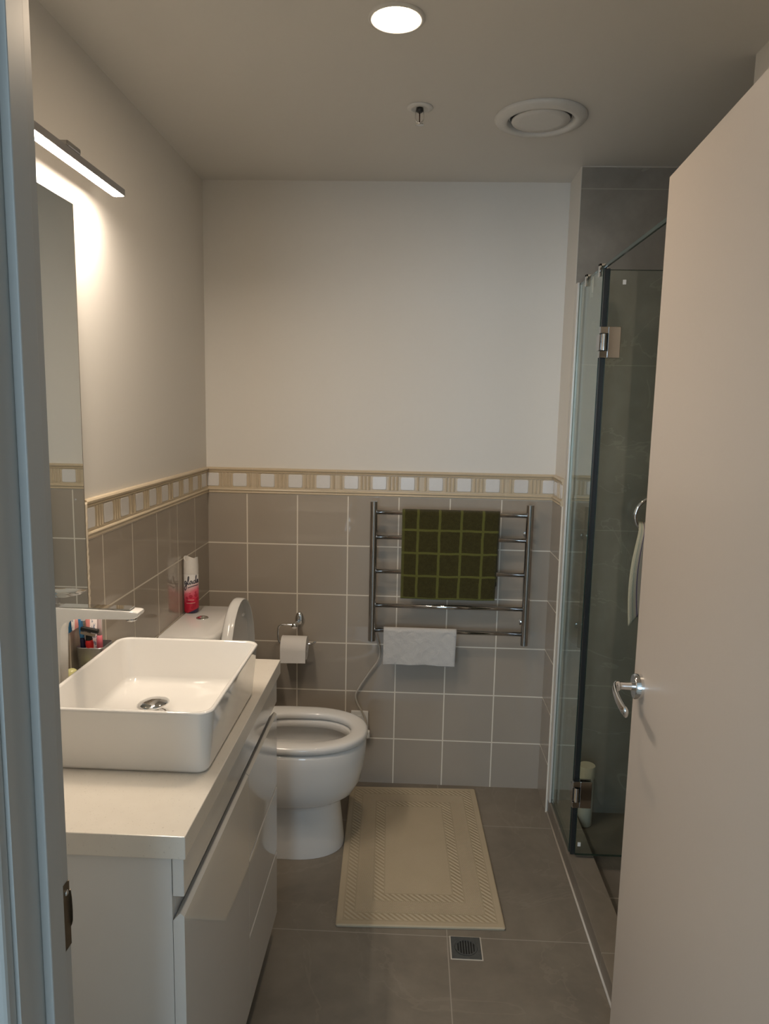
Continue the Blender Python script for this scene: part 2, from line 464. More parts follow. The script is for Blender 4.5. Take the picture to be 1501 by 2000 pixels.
def border(name, parent, origin, U, N, length, insets, trims):
    """listello tile: origin is the lower start corner on the wall, U along the wall, N out of it"""
    O, U, N, Z = Vector(origin), Vector(U), Vector(N), Vector((0,0,1))
    W = lambda u, n, z: O + U*u + N*n + Z*z
    bm = bmesh.new()
    H = ZBD-ZT
    prof = [(0,0),(0.009,0.000),(0.011,0.003),(0.009,0.006),(0.008,0.008),(0.011,0.0105),(0.0125,0.014),(0.011,0.0175),(0.008,0.019),
            (0.008,0.024),(0.006,0.026),(0.006,0.079),(0.008,0.081),(0.008,0.083),(0.011,0.0845),(0.008,0.087),(0.009,0.088),(0.0135,0.092),(0.014,0.096),(0.011,H-0.001),(0,H)]
    loft(bm, [[W(0,n,z) for n,z in prof], [W(length,n,z) for n,z in prof]])
    hw, z0, z1 = 0.0275, 0.0265, 0.0785
    for u in insets:
        a, b = max(0.001, u-hw), min(length-0.001, u+hw)
        if b-a < 0.006: continue
        # raised white square with soft corners
        r = min(0.006, (b-a)/2.2)
        ring = lambda k, n: [W(*(p.x, n, p.y)) for p in rrect(a+k, b-k, z0+k, z1-k, r, 0, 3)]
        loft(bm, [ring(0,0.005), ring(0,0.0075), ring(0.0018,0.009)], mat=1)
        # fluted ribs to its right
        for k in (-1, 0, 1):
            c = u + 0.055 + k*0.0145
            if c < 0.006 or c > length-0.006: continue
            if any(abs(c-t) < 0.004 for t in trims): continue
            rib = [(c-0.0052,0.004),(c-0.0042,0.0085),(c,0.0105),(c+0.0042,0.0085),(c+0.0052,0.004)]
            loft(bm, [[W(a_,n,0.025) for a_,n in rib], [W(a_,n,0.080) for a_,n in rib]])
    for t in trims:   # joints
        if 0.002 < t < length-0.002:
            loft(bm, [[W(t-0.001,n+0.0004,z) for n,z in prof[1:-1]], [W(t+0.001,n+0.0004,z) for n,z in prof[1:-1]]], closed=False, cap0=False, cap1=False, mat=2)
    return obj(name, bm, [M_bord, M_bordw, M_grout], parent)
ins = [(-0.679+0.11*k)-XL for k in range(-2, 14)]
border('border_tile', wall_back, (XL, YB, ZT), (1,0,0), (0,-1,0), XR-XL, ins, [(-0.627+0.33*k)-XL for k in range(-1, 5)])
border('border_tile', wall_left, (XL, YB-0.013, ZT), (0,-1,0), (1,0,0), YB-0.013-1.735, [0.05+0.11*k for k in range(0, 11)], [0.105+0.33*k for k in range(0, 5)])
border('border_tile', wall_ret, (XR, YB-0.013, ZT), (0,-1,0), (-1,0,0), YB-0.013-YS, [0.05, 0.16], [0.105])
# ragged edge where the tile stops at the mirror
bm = bmesh.new()
pts = [(XL+0.0085, 1.731+0.0012*sin(17*k)+0.001*random.random(), 0.985+k*0.0062) for k in range(50)]
tube(bm, pts, [0.0048+0.0012*random.random() for _ in pts], 8)
obj('tile_edge', bm, M_grout, wall_left, True, label='rough cream edge of the tiling beside the mirror')
obj('ceiling_joint', B(XR, 1.40, YS-0.008, YS-0.004, ZC-0.004, ZC-0.0005), M_sil, wall_sh)

# ---- shower floor and kerb
struct('floor_shower', B(0.64, 1.40, 1.85, YS-0.004, 0.0, 0.008), stone_mat('shower_floor_tile','X',0.9,0.6,'Y',2.13,0.6,(0.185,0.165,0.14),(0.40,0.36,0.30),0.004,0.4), 'dark stone-tiled shower floor', 'floor')
KZ = 0.056
kerb = thing('shower_kerb', 'low stone-tiled kerb between the bathroom floor and shower', 'kerb', (0.6, 2.2, 0), kind='structure')
bm = bmesh.new()
box(bm, 0.5535, 0.64, 1.70, YS-0.005, 0, KZ, 0.002)
box(bm, 0.64, 0.774, 1.70, 1.768, 0, KZ, 0.002)
obj('kerb_tiles', bm, M_kerb, kerb)
bm = bmesh.new(); tube(bm, [(0.5515, 1.70, 0.002), (0.5515, YS-0.004, 0.002)], 0.0035, 8)
obj('silicone_bead', bm, M_sil, kerb, True, label='pale silicone line along the kerb foot')

# ------------------------------------------------------------------ doorway trims
bm = bmesh.new()
box(bm, JX0-0.02, JX0, YF0-0.002, YF1, 0, 2.06)
box(bm, JX0, JX0+0.010, 0.688, 0.720, 0, 2.03, 0.0015)
# moulded architrave on the hall face
box(bm, JX0-0.075, JX0-0.004, YF0-0.018, YF0, 0, 2.12, 0.004)
jamb_l = struct('trim_1', bm, M_jamb, 'blue-lit white door jamb at the left edge of the photo', 'door frame')
bm = bmesh.new()
box(bm, JX1, JX1+0.02, YF0-0.002, YF1, 0, 2.06)
box(bm, JX1-0.010, JX1, 0.688, 0.712, 0, 2.03, 0.0015)
box(bm, JX1+0.004, JX1+0.075, YF0-0.018, YF0, 0, 2.12, 0.004)
struct('trim_2', bm, M_jamb, 'white hinge-side door jamb on the right', 'door frame')
bm = bmesh.new()
box(bm, JX0, JX1, YF0-0.002, YF1, 2.035, 2.06)
box(bm, JX0-0.075, JX1+0.075, YF0-0.018, YF0, 2.05, 2.12, 0.004)
struct('trim_3', bm, M_jamb, 'white door head over the doorway', 'door frame')
bm = bmesh.new()
# strike plate with a curled lip
loft(bm, [[(JX0+0.0015,0.727,0.905),(JX0+0.0015,0.7495,0.905),(JX0+0.0002,0.7495,0.905),(JX0+0.0002,0.727,0.905)],
          [(JX0+0.0015,0.727,0.985),(JX0+0.0015,0.7495,0.985),(JX0+0.0002,0.7495,0.985),(JX0+0.0002,0.727,0.985)]])
lip = [(0.972,0.0),(0.972,0.0012),(0.964,0.0026),(0.946,0.0032),(0.934,0.0028),(0.928,0.0012),(0.926,0.0)]
loft(bm, [[(JX0+0.0012+b, 0.7495, a) for a, b in lip], [(JX0+0.0012+b*0.7, 0.7515, a) for a, b in lip]])
obj('strike_plate', bm, M_brass, jamb_l, label='dark worn metal strike plate')
bm = bmesh.new(); lathe(bm, [(0.0035,0),(0.0035,0.0012),(0.002,0.002)], (JX0+0.0013,0.742,0.974), 12, 'x')
obj('screw', bm, M_chrome, jamb_l, True)

# ------------------------------------------------------------------ open door
HX, HY = 0.4505, 0.752
dv = Vector((0.496-0.4505, 1.539-0.752, 0)); DW = dv.length; dv.normalize()
nv = Vector((dv.y, -dv.x, 0))          # points to +x (away from the room middle)
DM = Matrix(((dv.x, nv.x, 0, HX), (dv.y, nv.y, 0, HY), (0,0,1,0), (0,0,0,1)))   # local: u along, n thickness, z
door = thing('door_1', 'cream painted flush door standing open at the right', 'door', (HX, HY, 0), kind='structure')
bm = bmesh.new(); box(bm, 0.0, DW, 0.0, 0.036, 0.008, 2.0, 0.0012, 1, mtx=DM)
obj('door_leaf', bm, M_door, door)
def D(u, n, z): return DM @ Vector((u, n, z))
uh = DW-0.062; zh = 0.962
hnd = None
bm = bmesh.new()
prof = [(0.0265,0.0),(0.0265,-0.0145),(0.0245,-0.017),(0.010,-0.017)]
rings = [[D(uh+r*cos(2*pi*k/28), n, zh+r*sin(2*pi*k/28)) for k in range(28)] for r, n in prof]
loft(bm, rings)
rose = obj('handle_rose', bm, M_chrome, door, True, angle=40, label='round chrome handle rose')
bm = bmesh.new()
path = smooth_path([D(uh,-0.010,zh), D(uh,-0.030,zh), D(uh-0.001,-0.046,zh), D(uh-0.010,-0.056,zh-0.001), D(uh-0.032,-0.060,zh-0.003), D(uh-0.065,-0.0615,zh-0.006), D(uh-0.100,-0.0605,zh-0.009), D(uh-0.118,-0.058,zh-0.010)], 6)
n_ = len(path)
tube(bm, path, [0.0085 if i < n_*0.35 else 0.0055 for i in range(n_)], 14, ry=[0.0085 if i < n_*0.28 else 0.0115 for i in range(n_)])
obj('lever_handle', bm, M_chrome, door, True, label='curved chrome lever handle')
bm = bmesh.new()
rings = [[D(uh+r*cos(2*pi*k/28), 0.036+n, zh+r*sin(2*pi*k/28)) for k in range(28)] for r, n in [(0.0265,0),(0.0265,0.011),(0.009,0.0125)]]
loft(bm, rings)
tube(bm, smooth_path([D(uh,0.046,zh), D(uh,0.070,zh), D(uh-0.012,0.088,zh), D(uh-0.05,0.088,zh), D(uh-0.115,0.078,zh)],6), 0.0085, 12)
obj('lever_handle', bm, M_chrome, door, True)
for z in (0.22, 1.0, 1.78):
    bm = bmesh.new(); lathe(bm, [(0.007,0),(0.007,0.1)], (HX+0.004, HY-0.004, z), 14)
    obj('hinge', bm, M_steel, door, True)

# ------------------------------------------------------------------ vanity
VX0, VXF, VY0, VY1, VT = XL+TB+0.001, -0.360, 1.080, 1.892, 0.80
van = thing('vanity_cabinet', 'white gloss vanity cabinet with handle-less door and three drawers under the stone top', 'cabinet', (-0.58, 1.48, 0))
bm = bmesh.new()
t = 0.016
box(bm, VX0, VXF-0.020, VY0, VY0+t, 0.085, VT)
box(bm, VX0, VXF-0.020, VY1-t, VY1, 0.085, VT)
box(bm, VX0, VX0+0.01, VY0+t, VY1-t, 0.085, VT)
box(bm, VX0, VXF-0.020, VY0+t, VY1-t, 0.085, 0.085+t)
box(bm, VXF-0.0225, VXF-0.0198, VY0+t, VY1-t, 0.60, 0.78)      # back of the finger channel
box(bm, VX0, VXF-0.022, 1.546, 1.546+t, 0.10, 0.66)
obj('carcass', bm, M_carc, van)
obj('top_rail', B(VXF-0.019, VXF, VY0, VY1, 0.724, VT, 0.0012, 1), M_lacq, van)
obj('plinth', B(VX0, VXF-0.03, VY0+0.004, VY1-0.004, 0.001, 0.084), M_plinth, van, label='black recessed plinth')
def front(name, y0, y1, z0, z1):
    bm = bmesh.new()
    pr = [(VXF-0.019, z0), (VXF, z0), (VXF, z1-0.0055), (VXF-0.0065, z1), (VXF-0.0075, z1), (VXF-0.019, z1-0.013)]
    loft(bm, [[(x, y0, z) for x, z in pr], [(x, y1, z) for x, z in pr]])
    return obj(name, bm, M_lacq, van)
ymid = 1.549
front('door', VY0, ymid-0.0012, 0.087, 0.694)
front('drawer', ymid+0.0012, VY1, 0.482, 0.694)
front('drawer', ymid+0.0012, VY1, 0.285, 0.4775)
front('drawer', ymid+0.0012, VY1, 0.087, 0.2805)

o = obj('stone_countertop', B(XL+TB, -0.352, 1.066, 1.908, VT, 0.84, 0.0015), M_quartz, origin=(-0.58,1.48,VT))
setp(o, 'cream speckled stone countertop on the white vanity cabinet', 'countertop')

# ------------------------------------------------------------------ basin
bas = thing('vessel_basin', 'white rectangular vessel basin with rounded corners on the countertop', 'basin', (-0.535, 1.465, 0.84))
bm = bmesh.new()
def br(i, z, r, x0=-0.705, x1=-0.360, y0=1.252, y1=1.682):
    return rrect(x0+i, x1-i, y0+i, y1-i, r, z, 7)
ZB = 0.8405
rings = [br(0.022, ZB, 0.016), br(0.016, ZB+0.002, 0.02), br(0.0125, ZB+0.008, 0.024), br(0.002, ZB+0.120, 0.030), br(0.0005, ZB+0.1238, 0.031), br(0.0018, ZB+0.1262, 0.030), br(0.005, ZB+0.127, 0.028),
         br(0.0085, ZB+0.1262, 0.026), br(0.0105, ZB+0.123, 0.025), br(0.022, ZB+0.036, 0.024), br(0.026, ZB+0.028, 0.026), br(0.036, ZB+0.023, 0.028), br(0.055, ZB+0.021, 0.03), br(0.13, ZB+0.017, 0.03)]
loft(bm, rings)
obj('bowl', bm, M_cer, bas, True, angle=50)
bm = bmesh.new()
pc = (-0.553, 1.487, ZB+0.0165)
lathe(bm, [(0.028,0.0),(0.032,0.003),(0.030,0.0045),(0.020,0.003),(0.019,-0.001)], pc, 32)
obj('waste_flange', bm, M_chrome, bas, True)
bm = bmesh.new()
lathe(bm, [(0.011,0.001),(0.011,0.0195),(0.031,0.021),(0.035,0.0235),(0.035,0.026),(0.031,0.0295),(0.016,0.034),(0.0005,0.0355)], pc, 36)
bmesh.ops.rotate(bm, verts=bm.verts[:], cent=Vector(pc), matrix=Matrix.Rotation(radians(-5), 3, 'Y'))
obj('pop_up_plug', bm, M_chrome, bas, True, label='domed chrome pop-up plug, slightly tilted')

# ------------------------------------------------------------------ tap
tap = thing('basin_mixer', 'tall white and chrome basin mixer tap with flat spout over the basin', 'tap', (-0.755, 1.462, 0.84))
bm = bmesh.new()
ty0, ty1 = 1.444, 1.480
# body and spout as one swept profile in x-z with a rounded inner corner
prof = [(-0.777,0.842),(-0.777,1.104),(-0.600,1.1005),(-0.572,1.0995),(-0.5665,1.0975),(-0.5655,1.0935),(-0.569,1.088),(-0.575,1.0845),(-0.590,1.083),(-0.700,1.0805),
        (-0.716,1.078),(-0.727,1.072),(-0.7345,1.062),(-0.737,1.050),(-0.739,0.842)]
n = len(prof)
va = [bm.verts.new((x, ty0, z)) for x, z in prof]; vb = [bm.verts.new((x, ty1, z)) for x, z in prof]
bm.faces.new(va); bm.faces.new(vb[::-1])
for i in range(n): bm.faces.new([va[i], vb[i], vb[(i+1)%n], va[(i+1)%n]])
es = [e for e in bm.edges if (abs(e.verts[0].co.y-e.verts[1].co.y) < 1e-6)]
bmesh.ops.bevel(bm, geom=es, offset=0.003, segments=3, profile=0.5, affect='EDGES')
obj('body_and_spout', bm, plain('gloss_white_metal', (0.80,0.78,0.75), 0.10, 0.0, coat=0.3), tap, True, angle=35, label='glossy white tap body with flat spout')
obj('spout_top', B(-0.737, -0.585, ty0+0.003, ty1-0.003, 1.1015, 1.1045, 0.001, 1), M_chrome, tap, label='chrome top face of the spout')
bm = bmesh.new(); lathe(bm, [(0.0115,0),(0.0115,-0.006),(0.009,-0.008)], (-0.588, 1.462, 1.0833), 20)
obj('aerator', bm, M_steel, tap, True)
obj('cartridge_neck', B(-0.775, -0.745, ty0+0.004, ty1-0.004, 1.104, 1.128, 0.004, 2), M_chrome, tap)
bm = bmesh.new()
lv = [(-0.778,1.127),(-0.745,1.1255),(-0.72,1.1265),(-0.690,1.133),(-0.688,1.1365),(-0.72,1.1375),(-0.778,1.1385)]
loft(bm, [[(x, ty0-0.001, z) for x, z in lv], [(x, ty1+0.001, z) for x, z in lv]])
bmesh.ops.bevel(bm, geom=bm.edges[:], offset=0.0015, segments=2, profile=0.5, affect='EDGES')
obj('lever', bm, M_chrome, tap, True, angle=35, label='flat chrome lever on top of the tap')

# ------------------------------------------------------------------ tumbler and its contents
cx, cy, cz = -0.766, 1.672, 0.8405
cup = thing('toothbrush_tumbler', 'brushed steel toothbrush tumbler behind the tap', 'tumbler', (cx, cy, cz))
bm = bmesh.new()
rr = lambda i, z, k: rrect(cx-k+i, cx+k-i, cy-k+i, cy+k-i, 0.011-min(i,0.006), cz+z, 5)
loft(bm, [rr(0,0,0.0275), rr(0,0.108,0.0335), rr(0.0015,0.109,0.0335), rr(0.002,0.108,0.0335), rr(0.002,0.004,0.0280)])
obj('cup', bm, M_cup, cup, True, angle=40)
def stick_items():
    # blue toothbrush
    a = Vector((cx-0.014, cy-0.012, cz+0.006)); 
    b1 = thing('toothbrush', 'blue toothbrush with dark navy grip in the steel tumbler', 'toothbrush', a, 'toothbrushes in the tumbler')
    p = lambda k: a.lerp(Vector((cx-0.022, cy-0.026, cz+0.196)), k)
    bm = bmesh.new(); tube(bm, [p(0), p(.3), p(.62), p(.66)], [.004,.0065,.0062,.005], 12)
    obj('grip', bm, plain('navy_grip', (0.010,0.012,0.055), 0.4), b1, True, label='dark navy grip')
    bm = bmesh.new(); tube(bm, [p(.66), p(.72), p(.85), p(1)], [.0055,.006,.005,.0055], 12)
    obj('head', bm, plain('blue_plastic', (0.06,0.26,0.55), 0.3), b1, True, label='bright blue neck and head')
    bm = bmesh.new(); box(bm, -.004,.004,-.004,.004,-.012,.012, mtx=Matrix.Translation(p(.95)+Vector((.008,0,0))))
    obj('bristles', bm, plain('bristle_white', (0.75,0.78,0.8), 0.8), b1)
    # pink toothbrush, standing head down
    a = Vector((cx+0.016, cy-0.006, cz+0.012))
    b2 = thing('toothbrush', 'pink and white toothbrush leaning at the right of the tumbler', 'toothbrush', a, 'toothbrushes in the tumbler')
    q = lambda k: a.lerp(Vector((cx+0.012, cy+0.004, cz+0.193)), k)
    bm = bmesh.new(); tube(bm, [q(0), q(.35), q(.55), q(.68)], [.004,.0068,.0072,.006], 12)
    obj('grip', bm, plain('pink_rubber', (0.72,0.17,0.22), 0.45), b2, True, label='pink rubber grip')
    bm = bmesh.new(); tube(bm, [q(.66), q(.78), q(.9), q(1)], [.0062,.0052,.0045,.005], 12)
    obj('neck', bm, plain('pale_pink', (0.80,0.60,0.60), 0.35), b2, True, label='pale pink neck')
    # toothpaste tube
    a = Vector((cx-0.002, cy+0.012, cz+0.010))
    b3 = thing('toothpaste_tube', 'white printed toothpaste tube standing in the steel tumbler', 'toothpaste', a)
    rings = []
    for k, (w, d) in [(0,(.010,.010)),(.06,(.012,.012)),(.08,(.015,.012)),(.6,(.019,.008)),(1,(.0215,.0012))]:
        c = a + Vector((-0.006, 0.006, 0.165))*k
        rings.append([c + Vector((w*cos(2*pi*i/16), d*sin(2*pi*i/16), 0)) for i in range(16)])
    bm = bmesh.new(); loft(bm, rings)
    bt = NB('tube_print'); c_ = bt.coord(); x_ = bt.xyz(c_)
    ink = bt.m('MULTIPLY', bt.m('GREATER_THAN', bt.noise(c_, 160, 2), 0.56), bt.m('LESS_THAN', bt.m('ABSOLUTE', bt.m('SUBTRACT', x_[0], -0.003)), 0.007))
    col = bt.mixc(ink, (0.76,0.68,0.66), (0.25,0.28,0.36))
    red = bt.m('LESS_THAN', x_[0], -0.014)
    col = bt.mixc(red, col, (0.62,0.22,0.20))
    obj('tube', bm, bt.pbr(col, 0.35), b3, True)
    # razor
    a = Vector((cx+0.004, cy-0.020, cz+0.008))
    b4 = thing('razor', 'red and black safety razor in the steel tumbler', 'razor', a)
    top = Vector((cx-0.002, cy-0.026, cz+0.150))
    r_ = lambda k: a.lerp(top, k)
    bm = bmesh.new(); tube(bm, [r_(0), r_(.5), r_(.78), r_(.9)], [.005,.0065,.0095,.006], 12)
    obj('handle', bm, plain('red_plastic', (0.55,0.02,0.02), 0.3), b4, True, label='red handle')
    bm = bmesh.new(); tube(bm, [r_(.84), r_(.9), r_(.97)], [.008,.007,.005], 12)
    obj('neck', bm, M_black, b4, True, label='black neck')
    bm = bmesh.new(); box(bm, -.021,.021,-.006,.006,-.0045,.0045, 0.0015, mtx=Matrix.Translation(top+Vector((0.004,0,0.002)))@Matrix.Rotation(radians(10),4,'Y'))
    bl = obj('blade_head', bm, M_black, b4, label='black blade head')
    bm = bmesh.new(); box(bm, -.018,.018,-.001,.001,-.0035,.0035, mtx=Matrix.Translation(top+Vector((0.002,-0.0068,-0.006)))@Matrix.Rotation(radians(10),4,'Y'))
    obj('blade', bm, M_chrome, b4)
stick_items()
# small bottle between tap and tumbler
a = (-0.790, 1.600, 0.8405)
sb = thing('soap_bottle', 'small yellow-green bottle half hidden behind the tap', 'bottle', a)
bm = bmesh.new(); lathe(bm, [(0.014,0),(0.016,0.004),(0.016,0.055),(0.012,0.066),(0.007,0.070)], a, 20)
obj('bottle_body', bm, plain('pale_yellow', (0.62,0.60,0.28), 0.3), sb, True)
bm = bmesh.new(); lathe(bm, [(0.0165,0.0),(0.0168,0.001),(0.0168,0.022),(0.0165,0.023)], a, 20)
obj('bottle_label', bm, plain('lime_label', (0.38,0.46,0.05), 0.4), sb, True, label='lime green label')

# ------------------------------------------------------------------ mirror
mir = thing('wall_mirror', 'tall frameless mirror on the left wall above the basin', 'mirror', (XL+TB, 1.42, 1.0))
obj('mirror_glass', B(XL+0.0062, XL+0.0115, 1.115, 1.7225, 0.992, 1.986), M_mirror, mir)
bm = bmesh.new()
box(bm, XL+0.0060, XL+0.0117, 1.7226, 1.7245, 0.990, 1.988)
box(bm, XL+0.0060, XL+0.0117, 1.113, 1.7226, 1.9861, 1.988)
obj('mirror_edge', bm, plain('mirror_edge_dark', (0.16,0.13,0.09), 0.3), mir, label='dark polished mirror edge')

# ------------------------------------------------------------------ LED bar light
LXC, LZ = -0.737, 2.034
led = thing('mirror_light', 'slim lit chrome bar light on the left wall above the mirror', 'wall light', (LXC, 1.475, LZ))
LY0, LY1 = 1.12, 1.832
bm = bmesh.new()
pr = [(-.016,0.0005),(-.0138,0.0005),(-.0138,.0025),(.0138,.0025),(.0138,.0005),(.016,.0005),(.016,.016),(.010,.0205),(-.010,.0205),(-.016,.016)]
loft(bm, [[(LXC+x,LY0,LZ+z) for x,z in pr], [(LXC+x,LY1,LZ+z) for x,z in pr]])
obj('housing', bm, M_hsteel, led)
bm = bmesh.new()
pr = [(-.0136,.0023),(.0136,.0023),(.0136,.0002),(.008,-.0008),(-.008,-.0008),(-.0136,.0002)]
loft(bm, [[(LXC+x,LY0+0.002,LZ+z) for x,z in pr], [(LXC+x,LY1-0.002,LZ+z) for x,z in pr]])
obj('diffuser', bm, M_led, led, label='glowing white diffuser strip')
bm = bmesh.new()
box(bm, XL+0.001, XL+0.014, 1.435, 1.525, 2.048, 2.098, 0.003)
for z in (2.058, 2.066, 2.074):
    tube(bm, [(XL+0.012, 1.485, z+0.006), (LXC-.012, 1.492, z-0.014)], 0.0030, 8)
obj('wall_bracket', bm, M_steel, led)
bm = bmesh.new(); box(bm, LXC-.013, LXC+.013, 1.545, 1.605, LZ+.0195, LZ+.032, 0.003); box(bm, LXC-.004,LXC+.004,1.565,1.585,LZ+.032,LZ+.035)
obj('clip', bm, M_steel, led, label='small grey clip on top of the bar')

# ------------------------------------------------------------------ toilet
tlt = thing('toilet', 'white ceramic toilet with raised lid beside the vanity', 'toilet', (-0.45, 2.39, 0))
TY = 2.388
def dring(xb, xf, w, z, n=48, sq=0.55, y=TY):
    xc = xf - w*1.35 if xf - w*1.35 > xb+0.05 else xb + (xf-xb)*0.4
    pts = []
    for k in range(n):
        a = 2*pi*k/n
        c, s = cos(a), sin(a)
        if c >= 0:
            x = xc + (xf-xc)*(abs(c)**0.92); yy = w*(1 if s > 0 else -1)*abs(s)**0.92
        else:
            x = xc - (xc-xb)*abs(c)**sq; yy = w*(1 if s > 0 else -1)*abs(s)**sq
        pts.append(Vector((x, y+yy, z)))
    return pts
bm = bmesh.new()
XBK = XL+TB+0.012
rings = [dring(XBK, -0.212, 0.122, 0.001), dring(XBK, -0.213, 0.121, 0.02), dring(XBK, -0.222, 0.113, 0.10), dring(XBK, -0.229, 0.108, 0.165), dring(XBK, -0.2305, 0.108, 0.180),
         dring(XBK, -0.226, 0.114, 0.187), dring(XBK, -0.200, 0.138, 0.195), dring(XBK, -0.176, 0.152, 0.213), dring(XBK, -0.157, 0.162, 0.250), dring(XBK, -0.146, 0.168, 0.300), dring(XBK, -0.140, 0.172, 0.350), dring(XBK, -0.1385, 0.173, 0.385),
         dring(XBK, -0.142, 0.171, 0.395), dring(XBK+0.01, -0.150, 0.166, 0.398)]
hb = -0.545
rings += [dring(hb, -0.192, 0.122, 0.398), dring(hb, -0.197, 0.116, 0.393), dring(hb, -0.197, 0.116, 0.372), dring(hb, -0.192, 0.120, 0.369), dring(hb, -0.166, 0.149, 0.365), dring(hb, -0.168, 0.147, 0.31), dring(hb+0.04, -0.215, 0.105, 0.25), dring(hb+0.12, -0.27, 0.062, 0.205), dring(hb+0.14, -0.29, 0.05, 0.17)]
loft(bm, rings)
obj('pan', bm, M_cer, tlt, True, angle=60)
bm = bmesh.new(); loft(bm, [dring(hb+0.10,-0.255,0.074,0.217), dring(hb+0.10,-0.255,0.074,0.219)])
obj('water', bm, plain('bowl_water', (0.06,0.055,0.045), 0.03), tlt)
bm = bmesh.new()
sb0, sf = -0.600, -0.134
def so(i, z): return dring(sb0+i, sf-i, 0.176-i, z)
def si(i, z): return dring(-0.520-i, -0.193+i, 0.112+i, z)
rg = [so(0.004,0.4025), so(0.0, 0.406), so(0.0, 0.419), so(0.003,0.425), so(0.009,0.428), so(0.022,0.4295), si(0.012,0.4275), si(0.004,0.424), si(0.0,0.418), si(0.0,0.407), si(0.003,0.4025)]
vr = loft(bm, rg, True, False, False)
nn = len(vr[0])
for i in range(nn): bm.faces.new([vr[-1][i], vr[-1][(i+1)%nn], vr[0][(i+1)%nn], vr[0][i]])
obj('seat', bm, M_seat, tlt, True, angle=60)
# raised lid: shallow shell, D outline in y-z leaning on the cistern
bm = bmesh.new()
def lring(x, i, z0=0.432, z1=0.878, w=0.182, n=40):
    pts = []
    zc = z0 + 0.23
    for k in range(n):
        a = 2*pi*k/n; c, s = cos(a), sin(a)
        yy = (w-i)*s if c >= 0 else (w-i)*(1 if s > 0 else -1)*abs(s)**0.55
        zz = zc + (z1-i-zc)*c if c >= 0 else zc - (zc-z0-i)*abs(c)**0.55
        lean = (0.878-zz)*0.015
        pts.append(Vector((x+lean, TY+yy, zz)))
    return pts
rings = [lring(-0.611,0.03), lring(-0.610,0.010), lring(-0.604,0.002), lring(-0.598,0.0), lring(-0.576,0.001), lring(-0.572,0.004), lring(-0.574,0.008), lring(-0.594,0.012), lring(-0.597,0.03)]
loft(bm, rings)
lid = obj('lid', bm, M_seat, tlt, True, angle=50, label='raised toilet lid leaning on the cistern')
for dy in (-0.10, 0.10):
    obj('bumper', B(-0.5975, -0.589, TY+dy-0.011, TY+dy+0.011, 0.790, 0.798, 0.002), M_white, lid)
bm = bmesh.new()
tube(bm, [(-0.598, TY-0.09, 0.425), (-0.598, TY+0.09, 0.425)], 0.011, 12)
obj('lid_hinge', bm, M_seat, tlt, True)
# cistern
bm = bmesh.new()
def cring(x1, w, z, i=0.0, n=7):
    x0 = XL+TB+0.004
    pts = []
    # bowed front
    r = 0.03
    for a in [i_*(pi/2)/n for i_ in range(n+1)]:
        pts.append(Vector((x1-r+r*cos(a)-i-0.012, TY+w-r+r*sin(a)-i, z)))
    pts.append(Vector((x0+i, TY+w-i, z))); pts.append(Vector((x0+i, TY-w+i, z)))
    for a in [-(pi/2)+i_*(pi/2)/n for i_ in range(n+1)]:
        pts.append(Vector((x1-r+r*cos(a)-i-0.012, TY-w+r+r*sin(a)+i, z)))
    for k in range(1, 6):
        t_ = k/6; pts.append(Vector((x1-i-0.012+0.010*sin(pi*t_), TY-w+r+(2*w-2*r)*t_, z)))
    return pts
loft(bm, [cring(-0.622,0.172,0.400,0.006), cring(-0.621,0.174,0.41), cring(-0.616,0.181,0.752), cring(-0.616,0.181,0.757,0.003)])
obj('cistern', bm, M_cer, tlt, True, angle=45)
bm = bmesh.new()
loft(bm, [cring(-0.608,0.186,0.758,0.004), cring(-0.608,0.186,0.762), cring(-0.608,0.186,0.790), cring(-0.608,0.186,0.797,0.003), cring(-0.608,0.186,0.800,0.010)])
cl = obj('cistern_lid', bm, M_cer, tlt, True, angle=45)
bm = bmesh.new(); lathe(bm, [(0.021,0.0),(0.021,0.004),(0.018,0.006),(0.017,0.0045),(0.012,0.008),(0.0005,0.010)], (-0.716, 2.402, 0.800), 28)
obj('flush_button', bm, M_chrome, tlt, True, label='round chrome flush button on the cistern')

# ------------------------------------------------------------------ air freshener can
ax, ay, az = -0.778, 2.482, 0.8005
can = thing('aerosol_can', 'red and white aerosol air freshener can standing on the toilet cistern', 'can', (ax, ay, az))
bc = NB('can_print_and_shade'); c_ = bc.coord(); x_ = bc.xyz(c_)
z_ = bc.m('DIVIDE', x_[2], 0.15)
nz = bc.noise(c_, 45, 3)
zz = bc.m('ADD', z_, bc.m('MULTIPLY', bc.m('SUBTRACT', nz, 0.5), 0.12))
zz = bc.m('SUBTRACT', zz, bc.m('MULTIPLY', x_[0], 3.0))
grad = bc.ramp(zz, [(0.0,(0.42,0.01,0.03)), (0.30,(0.55,0.02,0.06)), (0.50,(0.70,0.14,0.20)), (0.64,(0.74,0.56,0.56)), (0.72,(0.72,0.70,0.68))])
vo = bc.n('ShaderNodeTexVoronoi'); bc.put(vo.inputs['Vector'], c_); vo.inputs['Scale'].default_value = 62
pet = bc.m('MULTIPLY', bc.m('LESS_THAN', vo.outputs['Distance'], 0.42), bc.m('LESS_THAN', zz, 0.50))
col = bc.mixc(bc.m('MULTIPLY', pet, 0.6), grad, (0.30,0.0,0.02))
corner = bc.m('LESS_THAN', bc.m('SUBTRACT', x_[2], bc.m('MULTIPLY', x_[0], 0.45)), 0.005)  # base shadow painted into the can colour as a dark blue corner
col = bc.mixc(corner, col, (0.03,0.02,0.06))
bm = bmesh.new(); lathe(bm, [(0.022,0),(0.0252,0.002),(0.0258,0.005),(0.0258,0.140),(0.0250,0.1415)], (ax,ay,az), 36)
obj('can_body', bm, bc.pbr(col, 0.25), can, True, angle=50)
bm = bmesh.new()
seg = 40; rg = []
